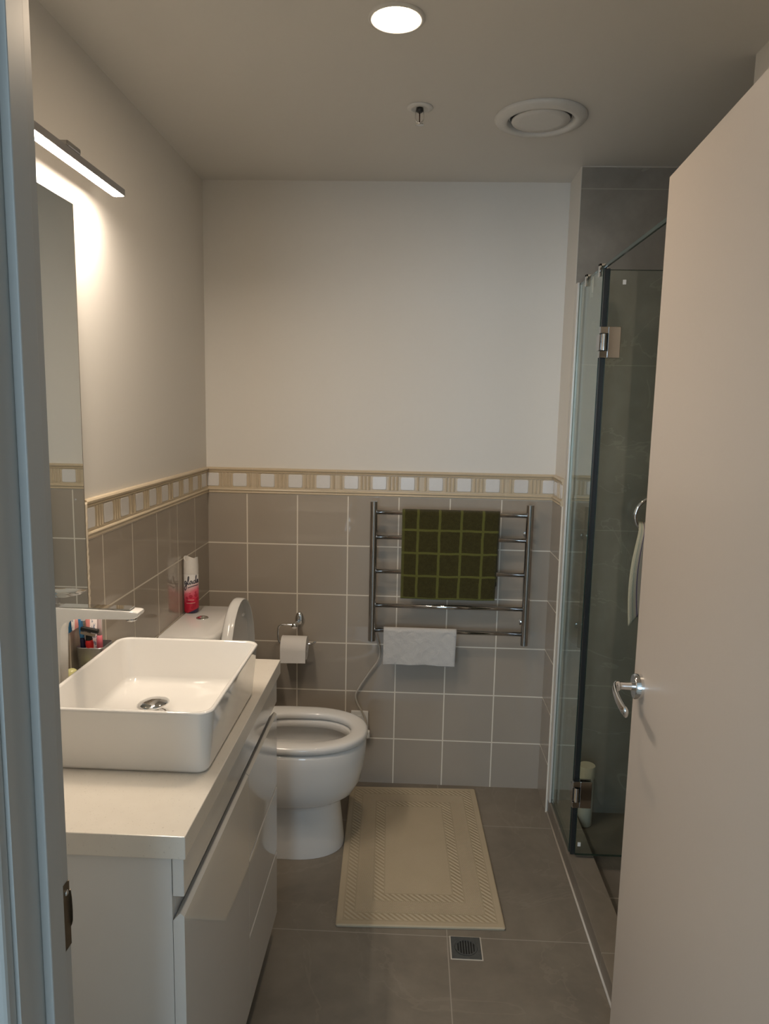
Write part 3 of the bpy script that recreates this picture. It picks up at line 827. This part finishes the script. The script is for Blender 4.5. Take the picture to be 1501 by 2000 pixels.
top = [0.196 + 0.006*cos(2*(2*pi*k/seg)+0.6) for k in range(seg)]
for r, h in [(0.0258,0.1416),(0.0258,0.165),(0.0245,None),(0.0215,-1),(0.0205,0.172),(0.0005,0.170)]:
    rg.append([(ax+r*cos(2*pi*k/seg), ay+r*sin(2*pi*k/seg), az+(h if h not in (None,-1) else top[k]-(0 if h is None else 0.001))) for k in range(seg)])
loft(bm, rg)
obj('cap', bm, plain('cap_white', (0.74,0.71,0.67), 0.35), can, True, angle=50, label='white scalloped cap')
phi0 = atan2(-2.482, 0.778)
def cyl(s, t, r=0.0262):
    a = phi0 + s/0.0258
    return (ax+r*cos(a), ay+r*sin(a), az+t)
def strokes(lines, s0, t0, sc, rise, w):
    bm = bmesh.new()
    for ln in lines:
        P3 = smooth_path([(s0+sc*px, t0+1.2*sc*py+rise*sc*px, 0) for px, py in ln], 5)
        tube(bm, [cyl(p.x, p.y) for p in P3], w, 6)
    return bm
glade = [[(1.7,1.8),(0.9,1.9),(0.5,1.1),(1.0,0.6),(1.7,1.6),(1.6,-0.6),(1.0,-1.7),(0.35,-1.2),(0.9,-0.2),(2.1,0.7)],
         [(2.1,0.7),(2.9,2.6),(2.9,3.7),(2.5,3.2),(2.5,0.9),(2.9,0.6),(3.4,1.0)],
         [(4.4,1.7),(3.7,1.8),(3.4,1.0),(3.8,0.6),(4.4,1.6),(4.5,0.7),(5.0,0.9)],
         [(6.1,1.7),(5.4,1.8),(5.1,1.0),(5.5,0.6),(6.1,1.5),(6.5,3.7),(6.2,2.8),(6.3,0.8),(6.8,0.8)],
         [(6.8,0.9),(7.6,1.5),(7.3,1.9),(6.9,1.3),(7.2,0.6),(8.0,0.9)]]
obj('lettering', strokes(glade, -0.0300, 0.0985, 0.0075, 0.12, 0.0013), plain('navy_ink', (0.012,0.012,0.035), 0.4), can, label='dark script word glade')
obj('underline', strokes([[(2.3,-0.8),(4.5,-0.3),(7.6,-0.35)]], -0.0300, 0.0985, 0.0075, 0.12, 0.0012), plain('navy_ink2', (0.012,0.012,0.035), 0.4), can)
obj('small_print', strokes([[(1.2,-8.4),(2.0,-8.35),(4.2,-8.4),(6.6,-8.3)],[(2.2,-6.8),(3,-6.7),(6.0,-6.8)]], -0.0252, 0.0945, 0.0057, 0.03, 0.0009), plain('pink_ink', (0.78,0.42,0.40), 0.4), can)

# ------------------------------------------------------------------ toilet roll
hd = thing('toilet_roll_holder', 'chrome toilet roll holder on the back wall behind the toilet', 'roll holder', (-0.44, YB-TB, 0.68))
bm = bmesh.new()
def oval(r1, r2, y, cx_=-0.440, cz_=0.690): return [(cx_+r1*cos(2*pi*k/28), y, cz_+r2*sin(2*pi*k/28)) for k in range(28)]
loft(bm, [oval(.018,.030,YB-TB), oval(.018,.030,YB-TB-.006), oval(.014,.026,YB-TB-.011), oval(.008,.012,YB-TB-.014)])
obj('backplate', bm, M_chrome, hd, True, angle=50)
RY = 2.742
bm = bmesh.new()
tube(bm, [(-0.446,YB-TB-.010,.684),(-0.450,RY+.012,.680),(-0.452,RY-.004,.678)], [.009,.012,.011], 16)
obj('stem', bm, M_chrome, hd, True)
bm = bmesh.new()
tube(bm, smooth_path([(-0.452,RY,.683),(-0.49,RY,.683),(-0.505,RY,.681),(-0.514,RY,.672),(-0.516,RY,.650),(-0.515,RY,.626),(-0.510,RY,.612),(-0.498,RY,.607),(-0.45,RY,.606),(-0.395,RY,.607),(-0.380,RY,.609),(-0.366,RY,.618)], 5), 0.0038, 12)
obj('arm', bm, M_chrome, hd, True, label='bent chrome wire arm')
bm = bmesh.new()
Rr = 0.046; zc = 0.5917
rgs = [(0.019,0.0),(0.0455,0.0),(Rr,0.001),(Rr,0.099),(0.0455,0.100),(0.019,0.100)]
x0 = -0.500
vr = loft(bm, [[(x0+h, RY+r*cos(2*pi*k/40), zc+r*sin(2*pi*k/40)) for k in range(40)] for r, h in rgs], True, False, False)
for i in range(40): bm.faces.new([vr[-1][i], vr[-1][(i+1)%40], vr[0][(i+1)%40], vr[0][i]])
rl = thing('toilet_roll', 'white toilet roll hanging on the chrome holder', 'toilet roll', (-0.45, RY, zc))
obj('paper', bm, M_paper, rl, True, angle=40)
bm = bmesh.new()
loft(bm, [[(-0.4995, RY-Rr-.0006, zc+.002), (-0.4005, RY-Rr-.0006, zc+.002), (-0.4005, RY-Rr-.0012, zc+.002), (-0.4995, RY-Rr-.0012, zc+.002)],
          [(-0.4995, RY-Rr-.0008, zc-.050), (-0.4005, RY-Rr-.0008, zc-.048), (-0.4005, RY-Rr-.0014, zc-.048), (-0.4995, RY-Rr-.0014, zc-.050)]])
obj('loose_sheet', bm, M_paper, rl)

# ------------------------------------------------------------------ heated towel rail
rail = thing('heated_towel_rail', 'steel ladder towel rail with five bars on the back wall', 'towel rail', (0.153, 2.74, 0.63))
PX0, PX1, PY = -0.145, 0.450, 2.740
for px in (PX0, PX1):
    bm = bmesh.new(); lathe(bm, [(0.0135,0),(0.0145,0.001),(0.0145,0.552),(0.0135,0.553)], (px, PY, 0.630), 24)
    obj('post', bm, M_steel, rail, True, angle=40)
for z in (1.141, 1.0445, 0.910, 0.7745, 0.6745):
    bm = bmesh.new(); tube(bm, [(PX0+.010, PY, z), (PX1-.010, PY, z)], 0.0085, 18)
    obj('bar', bm, M_steel, rail, True)
for px in (PX0, PX1):
    for z in (1.058, 0.700):
        bm = bmesh.new(); lathe(bm, [(0.0125,-0.001),(0.0125,-0.006),(0.0065,-0.008),(0.0065,-0.062)], (px, YB-TB, z), 18, 'y')
        obj('wall_mount', bm, M_steel, rail, True, angle=40)
bm = bmesh.new()
cp = [(-0.137,PY,.668),(-0.133,2.765,.646),(-0.118,2.775,.600),(-0.114,2.785,.570),(-0.121,2.790,.531),(-0.156,2.793,.477),(-0.197,2.793,.410),(-0.2085,2.793,.378),(-0.200,2.793,.345),(-0.176,2.79,.302),(-0.162,2.785,.262),(-0.165,2.780,.235)]
tube(bm, smooth_path(cp, 8), 0.0036, 10)
obj('power_cord', bm, M_cord, rail, True, label='grey power cord hanging to the wall socket')
bm = bmesh.new(); box(bm, -0.186, -0.148, 2.772, 2.797, 0.205, 0.236, 0.006, 3)
obj('power_plug', bm, M_white, rail, True, angle=50, label='white plug in the wall socket')
sk = thing('power_socket', 'white power socket low on the back wall behind the toilet', 'socket', (-0.19, YB-TB, 0.25))
obj('socket_plate', B(-0.227, -0.156, YB-TB-.010, YB-TB, 0.196, 0.312, 0.003), M_white, sk)
obj('switch', B(-0.200, -0.184, YB-TB-.0135, YB-TB-.010, 0.275, 0.295, 0.001), M_white, sk)

# ------------------------------------------------------------------ towels
def draped(name, label, x0, x1, zbar, zfront, zback, mat, skew=0.0, wr=0.002, seed=1, thick=0.007, r=0.0125, group=None, xtaper=0.0, bumpy=0.0):
    rnd = random.Random(seed)
    ph = [rnd.uniform(0, 6.28) for _ in range(8)]
    Lb, Lf = zbar-zback, zbar-zfront
    arc = pi*r; tot = Lb+arc+Lf
    def f(u, v):
        # v from back hem to front hem reversed: v=0 is top of the front
        s = v
        x = x0 + (x1-x0)*u
        if v <= 0.80:      # front: 0 at crown, .8 at front hem
            d = v/0.80*(Lf+arc/2)
            if d < arc/2:
                a = pi/2 - d/r; y = PY - r*cos(a); z = zbar + r*sin(a)
            else:
                y = PY - r; z = zbar-(d-arc/2)
                k = (d-arc/2)/Lf
                y -= wr*k*(1+sin(9*u+ph[0])+0.7*sin(17*u+ph[1]+3*k)) + bumpy*(sin(23*u+11*k+ph[3])*sin(9*k+ph[4])+0.6*sin(41*u-19*k+ph[5]))
                x += skew*k + xtaper*k*(0.5-u)
                z += wr*0.9*k*sin(6*u+ph[2]) + bumpy*1.2*k*sin(13*u+ph[6])
        else:
            d = (v-0.80)/0.20*(Lb+arc/2)
            if d < arc/2:
                a = pi/2 + d/r; y = PY - r*cos(a); z = zbar + r*sin(a)
            else:
                y = PY + r; z = zbar-(d-arc/2)
        return (x, y, z)
    bm = bmesh.new(); uvl = bm.loops.layers.uv.new('UVMap')
    nu, nf, nb = 40, 60, 10
    def colm(vs):
        return [[bm.verts.new(f(i/nu, v)) for i in range(nu+1)] for v in vs]
    fr = colm([0.80*j/nf for j in range(nf+1)])
    bk = [fr[0]] + colm([0.80+0.20*j/nb for j in range(1, nb+1)])
    for rows, vv in ((fr, [0.80*j/nf/0.80 for j in range(nf+1)]), (bk, [j/nb*0.8 for j in range(nb+1)])):
        for j in range(len(rows)-1):
            for i in range(nu):
                fc = bm.faces.new([rows[j][i], rows[j][i+1], rows[j+1][i+1], rows[j+1][i]])
                for l, (a, b) in zip(fc.loops, [(i,j),(i+1,j),(i+1,j+1),(i,j+1)]): l[uvl].uv = (a/nu, vv[b])
    o = obj(name, bm, mat, None, True, origin=((x0+x1)/2, PY, zfront))
    md = o.modifiers.new('thickness', 'SOLIDIFY'); md.thickness = thick; md.offset = 0
    setp(o, label, 'towel', group)
    return o
draped('bath_towel', 'dark green checked towel hanging over the top bar of the towel rail', -0.036, 0.335, 1.141, 0.808, 0.86, M_tgreen, skew=-0.004, wr=0.0012, seed=3, xtaper=0.008, bumpy=0.0004, thick=0.006, r=0.0125)
draped('hand_towel', 'white creased hand towel hanging over the bottom bar of the towel rail', -0.098, 0.186, 0.6745, 0.540, 0.60, M_twhite, skew=-0.002, wr=0.0018, seed=5, thick=0.004, xtaper=0.003, bumpy=0.0009, r=0.0115)

# ------------------------------------------------------------------ bath mat
mc = Vector((0.044, 2.3615, 0.0))
bm = bmesh.new()
n1, n2 = 30, 48
def mtop(u, v): 
    x, y = (u-.5)*0.505, (v-.5)*0.80
    return (x, y, 0.007+0.0012*sin(7*u+3*v)*sin(5*v)+0.002*(v<0.02)*0)
loft(bm, [[(x,y,0.0005) for x,y,_ in rrect(-0.2525,0.2525,-0.4,0.4,0.006,0,4)], [(x,y,0.006) for x,y,_ in rrect(-0.2535,0.2535,-0.401,0.401,0.006,0,4)], [(x,y,0.0085) for x,y,_ in rrect(-0.250,0.250,-0.3975,0.3975,0.006,0,4)]])
mo = obj('bath_mat', bm, M_mat)
mo.location = (mc.x, mc.y, 0.0005); mo.rotation_euler = (0, 0, radians(1.9))
setp(mo, 'beige cotton bath mat with rope-pattern borders on the floor', 'bath mat')

# ------------------------------------------------------------------ floor drain
dr = thing('floor_drain', 'small square dark metal floor drain in front of the bath mat', 'drain', (0.1875, 1.892, 0))
dx, dy, hs = 0.1875, 1.892, 0.0425
bm = bmesh.new()
n = 32
def sq(k, h): 
    a = 2*pi*k/n + pi/4*0; c, s = cos(a), sin(a); m = max(abs(c), abs(s)); return (dx+h*c/m, dy+h*s/m)
ro = 0.033
loft(bm, [[(*sq(k,hs), 0.0005) for k in range(n)], [(*sq(k,hs), 0.0022) for k in range(n)], [(dx+ro*cos(2*pi*k/n), dy+ro*sin(2*pi*k/n), 0.0026) for k in range(n)], [(dx+ro*cos(2*pi*k/n), dy+ro*sin(2*pi*k/n), 0.0005) for k in range(n)]], cap0=False, cap1=False)
obj('frame', bm, M_drain, dr)
obj('grout_rim', B(dx-hs-.0035, dx+hs+.0035, dy-hs-.0035, dy+hs+.0035, 0.0001, 0.0007), M_sil, dr, label='pale grout rim')
bm = bmesh.new(); lathe(bm, [(ro,0.0008),(0.0005,0.0009)], (dx,dy,0), 32)
obj('sump_shade', bm, M_black, dr, label='black disc standing for the shade below the slots')  # flat disc, the dark of the recess is put into its colour
bm = bmesh.new()
vr = loft(bm, [[(dx+r*cos(2*pi*k/n), dy+r*sin(2*pi*k/n), z) for k in range(n)] for r, z in [(0.032,0.001),(0.032,0.0034),(0.0275,0.0034),(0.0275,0.001)]], cap0=False, cap1=False)
for k in range(8):
    xx = -0.0262 + k*0.0075; hl = sqrt(max(0, 0.0285**2-xx*xx))
    if hl > 0.006: box(bm, dx+xx-0.0017, dx+xx+0.0017, dy-hl, dy+hl, 0.0008, 0.0032)
obj('grate', bm, M_drain, dr, label='round slotted grate')

# ------------------------------------------------------------------ ceiling fittings
dl = thing('downlight', 'round lit downlight in the ceiling near the top of the photo', 'ceiling light', (-0.06, 1.690, ZC))
bm = bmesh.new(); n = 48
loft(bm, [[(-0.06+r*cos(2*pi*k/n), 1.69+r*sin(2*pi*k/n), ZC+z) for k in range(n)] for r, z in [(0.062,0.0010),(0.062,-0.003),(0.058,-0.006),(0.052,-0.0055),(0.0505,-0.002)]], cap0=False, cap1=False)
obj('trim_ring', bm, M_vent, dl, True)
bm = bmesh.new(); lathe(bm, [(0.0505,-0.0008),(0.050,-0.0032),(0.0005,-0.0036)], (-0.06,1.69,ZC), 40, cap1=True)
obj('diffuser', bm, M_down, dl, True, label='glowing warm white diffuser')
sp = thing('fire_sprinkler', 'small chrome fire sprinkler head in the middle of the ceiling', 'sprinkler', (-0.006, 2.155, ZC))
sx, sy = -0.006, 2.155
bm = bmesh.new(); lathe(bm, [(0.037,-0.0005),(0.036,-0.003),(0.026,-0.006),(0.023,-0.006),(0.021,-0.002),(0.006,-0.002)], (sx,sy,ZC), 32)
obj('escutcheon', bm, M_vent, sp, True)
bm = bmesh.new(); lathe(bm, [(0.010,-0.002),(0.010,-0.010),(0.006,-0.014)], (sx,sy,ZC), 20)
obj('nozzle', bm, M_rubber, sp, True)
bm = bmesh.new()
for s in (-1, 1):
    tube(bm, smooth_path([(sx+s*0.010,sy,ZC-0.006),(sx+s*0.012,sy,ZC-0.020),(sx+s*0.010,sy,ZC-0.034),(sx,sy,ZC-0.043)], 4), 0.0017, 8)
obj('yoke_arm', bm, M_chrome, sp, True)
bm = bmesh.new(); tube(bm, [(sx,sy,ZC-0.012),(sx,sy,ZC-0.040)], 0.0017, 8)
obj('bulb', bm, plain('bulb_red_dark', (0.06,0.02,0.01), 0.2), sp, True, label='dark glass bulb')
bm = bmesh.new(); lathe(bm, [(0.004,-0.041),(0.012,-0.044),(0.012,-0.0455),(0.002,-0.046)], (sx,sy,ZC), 20)
obj('deflector', bm, M_chrome, sp, True)
vx, vy = 0.340, 2.218
vt = thing('exhaust_vent', 'round white exhaust vent on the ceiling above the towel rail', 'vent', (vx, vy, ZC))
bm = bmesh.new(); n = 56
loft(bm, [[(vx+r*cos(2*pi*k/n), vy+r*sin(2*pi*k/n), ZC+z) for k in range(n)] for r, z in [(0.130,-0.0005),(0.131,-0.005),(0.126,-0.011),(0.108,-0.016),(0.098,-0.016),(0.094,-0.012),(0.090,-0.001)]], cap0=False, cap1=False)
obj('vent_ring', bm, M_vent, vt, True)
bm = bmesh.new(); lathe(bm, [(0.087,-0.001),(0.087,-0.0018),(0.0005,-0.0018)], (vx,vy,ZC), 40)
obj('duct_shade', bm, M_black, vt)  # flat black disc painted as the shadow gap around the centre disc
bm = bmesh.new(); lathe(bm, [(0.030,-0.004),(0.079,-0.006),(0.083,-0.009),(0.0815,-0.0125),(0.060,-0.0135),(0.0005,-0.014)], (vx,vy,ZC), 48)
obj('centre_disc', bm, M_vent, vt, True, label='flat round centre disc')
bm = bmesh.new(); lathe(bm, [(0.006,-0.001),(0.006,-0.006)], (vx,vy,ZC), 12)
obj('stem', bm, M_vent, vt)

# ------------------------------------------------------------------ shower screen
GX0, GX1 = 0.560, 0.570
fx = thing('shower_screen', 'narrow fixed glass shower panel standing on the kerb beside the back wall', 'shower screen', (0.565, 2.45, KZ))
def glass_panel(name, x0, x1, y0, y1, z0, z1, parent, edge_axis):
    o = obj(name, B(x0, x1, y0, y1, z0, z1), M_glass, parent)
    bm = bmesh.new(); e = 0.0006
    if edge_axis == 'y':      # plane x = const
        box(bm, x0, x1, y0-e, y0, z0, z1); box(bm, x0, x1, y0, y1, z1, z1+e); box(bm, x0, x1, y0, y1, z0-e, z0)
    else:
        box(bm, x0-e, x0, y0, y1, z0, z1); box(bm, x0, x1, y0, y1, z1, z1+e); box(bm, x0, x1, y0, y1, z0-e, z0); box(bm, x1, x1+e, y0, y1, z0, z1)
    obj('glass_edge', bm, M_glassedge, o, label='dark green polished glass edge')
    return o
glass_panel('glass_pane', GX0, GX1, 2.292, YS-0.012, KZ+0.002, 1.974, fx, 'y')
bm = bmesh.new()
box(bm, GX0-0.009, GX0-0.001, YS-0.034, YS-0.005, KZ+0.001, 1.978, 0.001, 1)
box(bm, GX1+0.001, GX1+0.006, YS-0.034, YS-0.005, KZ+0.001, 1.978, 0.001, 1)
box(bm, GX0-0.009, GX1+0.006, YS-0.0075, YS-0.0045, KZ+0.001, 1.978)
obj('wall_channel', bm, M_alu, fx, label='pale wall channel holding the glass')
obj('header_bar', B(GX0+0.001, GX1-0.001, 1.735, 2.29, 1.966, 1.976, 0.001, 1), M_glassedge, fx, label='thin dark header strip across the shower doorway')
obj('seal_strip', B(GX0+0.002, GX1+0.008, 2.276, 2.2905, KZ+0.004, 1.964), M_rubber, fx, label='black vertical door seal')
glass_panel('end_pane', GX0, GX1, 1.712, 1.735, KZ+0.002, 1.974, fx, 'y')
SDY = 2.258
sd = thing('shower_door', 'frameless glass shower door swung inward, hinged to the fixed panel', 'shower door', (0.575, SDY, 0.05))
dg = glass_panel('door_glass', 0.574, 1.17, SDY, SDY+0.010, KZ+0.012, 1.957, sd, 'x')
for zc_ in (1.745, 0.285):
    bm = bmesh.new()
    box(bm, 0.577, 0.615, SDY-0.007, SDY-0.0005, zc_-0.046, zc_+0.046, 0.0015)
    box(bm, 0.577, 0.615, SDY+0.0105, SDY+0.017, zc_-0.046, zc_+0.046, 0.0015)
    box(bm, GX0-0.007, 0.578, SDY-0.006, SDY+0.012, zc_-0.046, zc_-0.026, 0.0015)
    box(bm, GX0-0.007, 0.578, SDY-0.006, SDY+0.012, zc_+0.026, zc_+0.046, 0.0015)
    box(bm, GX0-0.007, GX0-0.001, SDY, 2.296, zc_-0.024, zc_+0.024, 0.001)
    hg = obj('hinge', bm, M_steel, sd)
    bm = bmesh.new(); lathe(bm, [(0.0075,-0.024),(0.0075,0.024)], (0.566, SDY-0.004, zc_), 16)
    obj('knuckle', bm, M_chrome, hg, True, angle=40)
for xx, zz_ in ((0.6165, 1.921), (0.585, 0.108)):
    bm = B(xx-0.005, xx+0.005, SDY-0.0035, SDY-0.0003, zz_-0.007, zz_+0.007, 0.001)
    obj('bumper', bm, M_white, sd, label='small white bumper on the glass')
bm = bmesh.new()
rc = Vector((0.755, SDY-0.030, 1.222))
tube(bm, [rc+Vector((0.069*cos(a), -0.004, 0.062*sin(a))) for a in [2*pi*k/40 for k in range(40)]] + [rc+Vector((0.069,-0.004,0))], 0.006, 12)
tube(bm, [rc+Vector((0,0.028,0.064)), rc+Vector((0,-0.004,0.062))], 0.007, 12)
obj('towel_ring', bm, M_chrome, sd, True, label='chrome towel ring')
for k, yy in enumerate((2.487, 2.312)):
    bm = bmesh.new()
    box(bm, GX0-0.0075, GX0-0.001, yy-0.008, yy+0.008, 1.945, 1.984, 0.001, 1)
    box(bm, GX0-0.0075, GX1+0.0085, yy-0.008, yy+0.008, 1.976, 1.984, 0.001, 1)
    box(bm, GX1+0.002, GX1+0.0085, yy-0.008, yy+0.008, 1.91, 1.984, 0.001, 1)
    o = obj('chrome_hook', bm, M_chrome, None, origin=(GX0, yy, 1.96))
    setp(o, 'chrome hook over the top of the fixed shower glass, ' + ('further from the shower door' if k == 0 else 'next to the shower door'), 'hook', 'hooks on the shower screen')
# striped towel through the ring
def stf(u, v):
    top = Vector((0.700+0.080*u, SDY-0.040, 1.205+0.02*u-0.015*sin(pi*u)))
    bot = Vector((0.680+0.16*u, SDY-0.034, 0.880+0.175*u))
    p = top.lerp(bot, v)
    p.x += -0.016*sin(pi*v)*(1-u)
    p.y += -0.016 + 0.036*math.exp(-v*22)
    p.y += -0.007*sin(11*u+2*v)*(0.5+0.5*v) - 0.006*sin(5*u)
    return p
bm = bmesh.new(); grid(bm, 30, 40, stf)
o = obj('striped_towel', bm, M_tstripe, None, True, origin=(0.72, SDY-0.04, 0.9))
md = o.modifiers.new('thickness', 'SOLIDIFY'); md.thickness = 0.005; md.offset = 0
setp(o, 'striped pastel towel hanging from the ring inside the shower', 'towel')
# bottle in the corner
bx, by = 0.672, 2.545
bt = thing('shower_bottle', 'white toiletry bottle standing on the shower floor in the corner', 'bottle', (bx, by, 0.008))
bm = bmesh.new(); lathe(bm, [(0.024,0.0005),(0.028,0.004),(0.0285,0.10),(0.0275,0.175),(0.026,0.188)], (bx,by,0.008), 28)
obj('bottle_body', bm, plain('bottle_ivory', (0.66,0.62,0.52), 0.4), bt, True, angle=50)
bm = bmesh.new(); lathe(bm, [(0.0262,0.188),(0.030,0.190),(0.0305,0.232),(0.029,0.236),(0.0005,0.236)], (bx,by,0.008), 28)
obj('bottle_cap', bm, plain('cap_ivory', (0.70,0.65,0.52), 0.4), bt, True, angle=50, label='broad ivory cap')
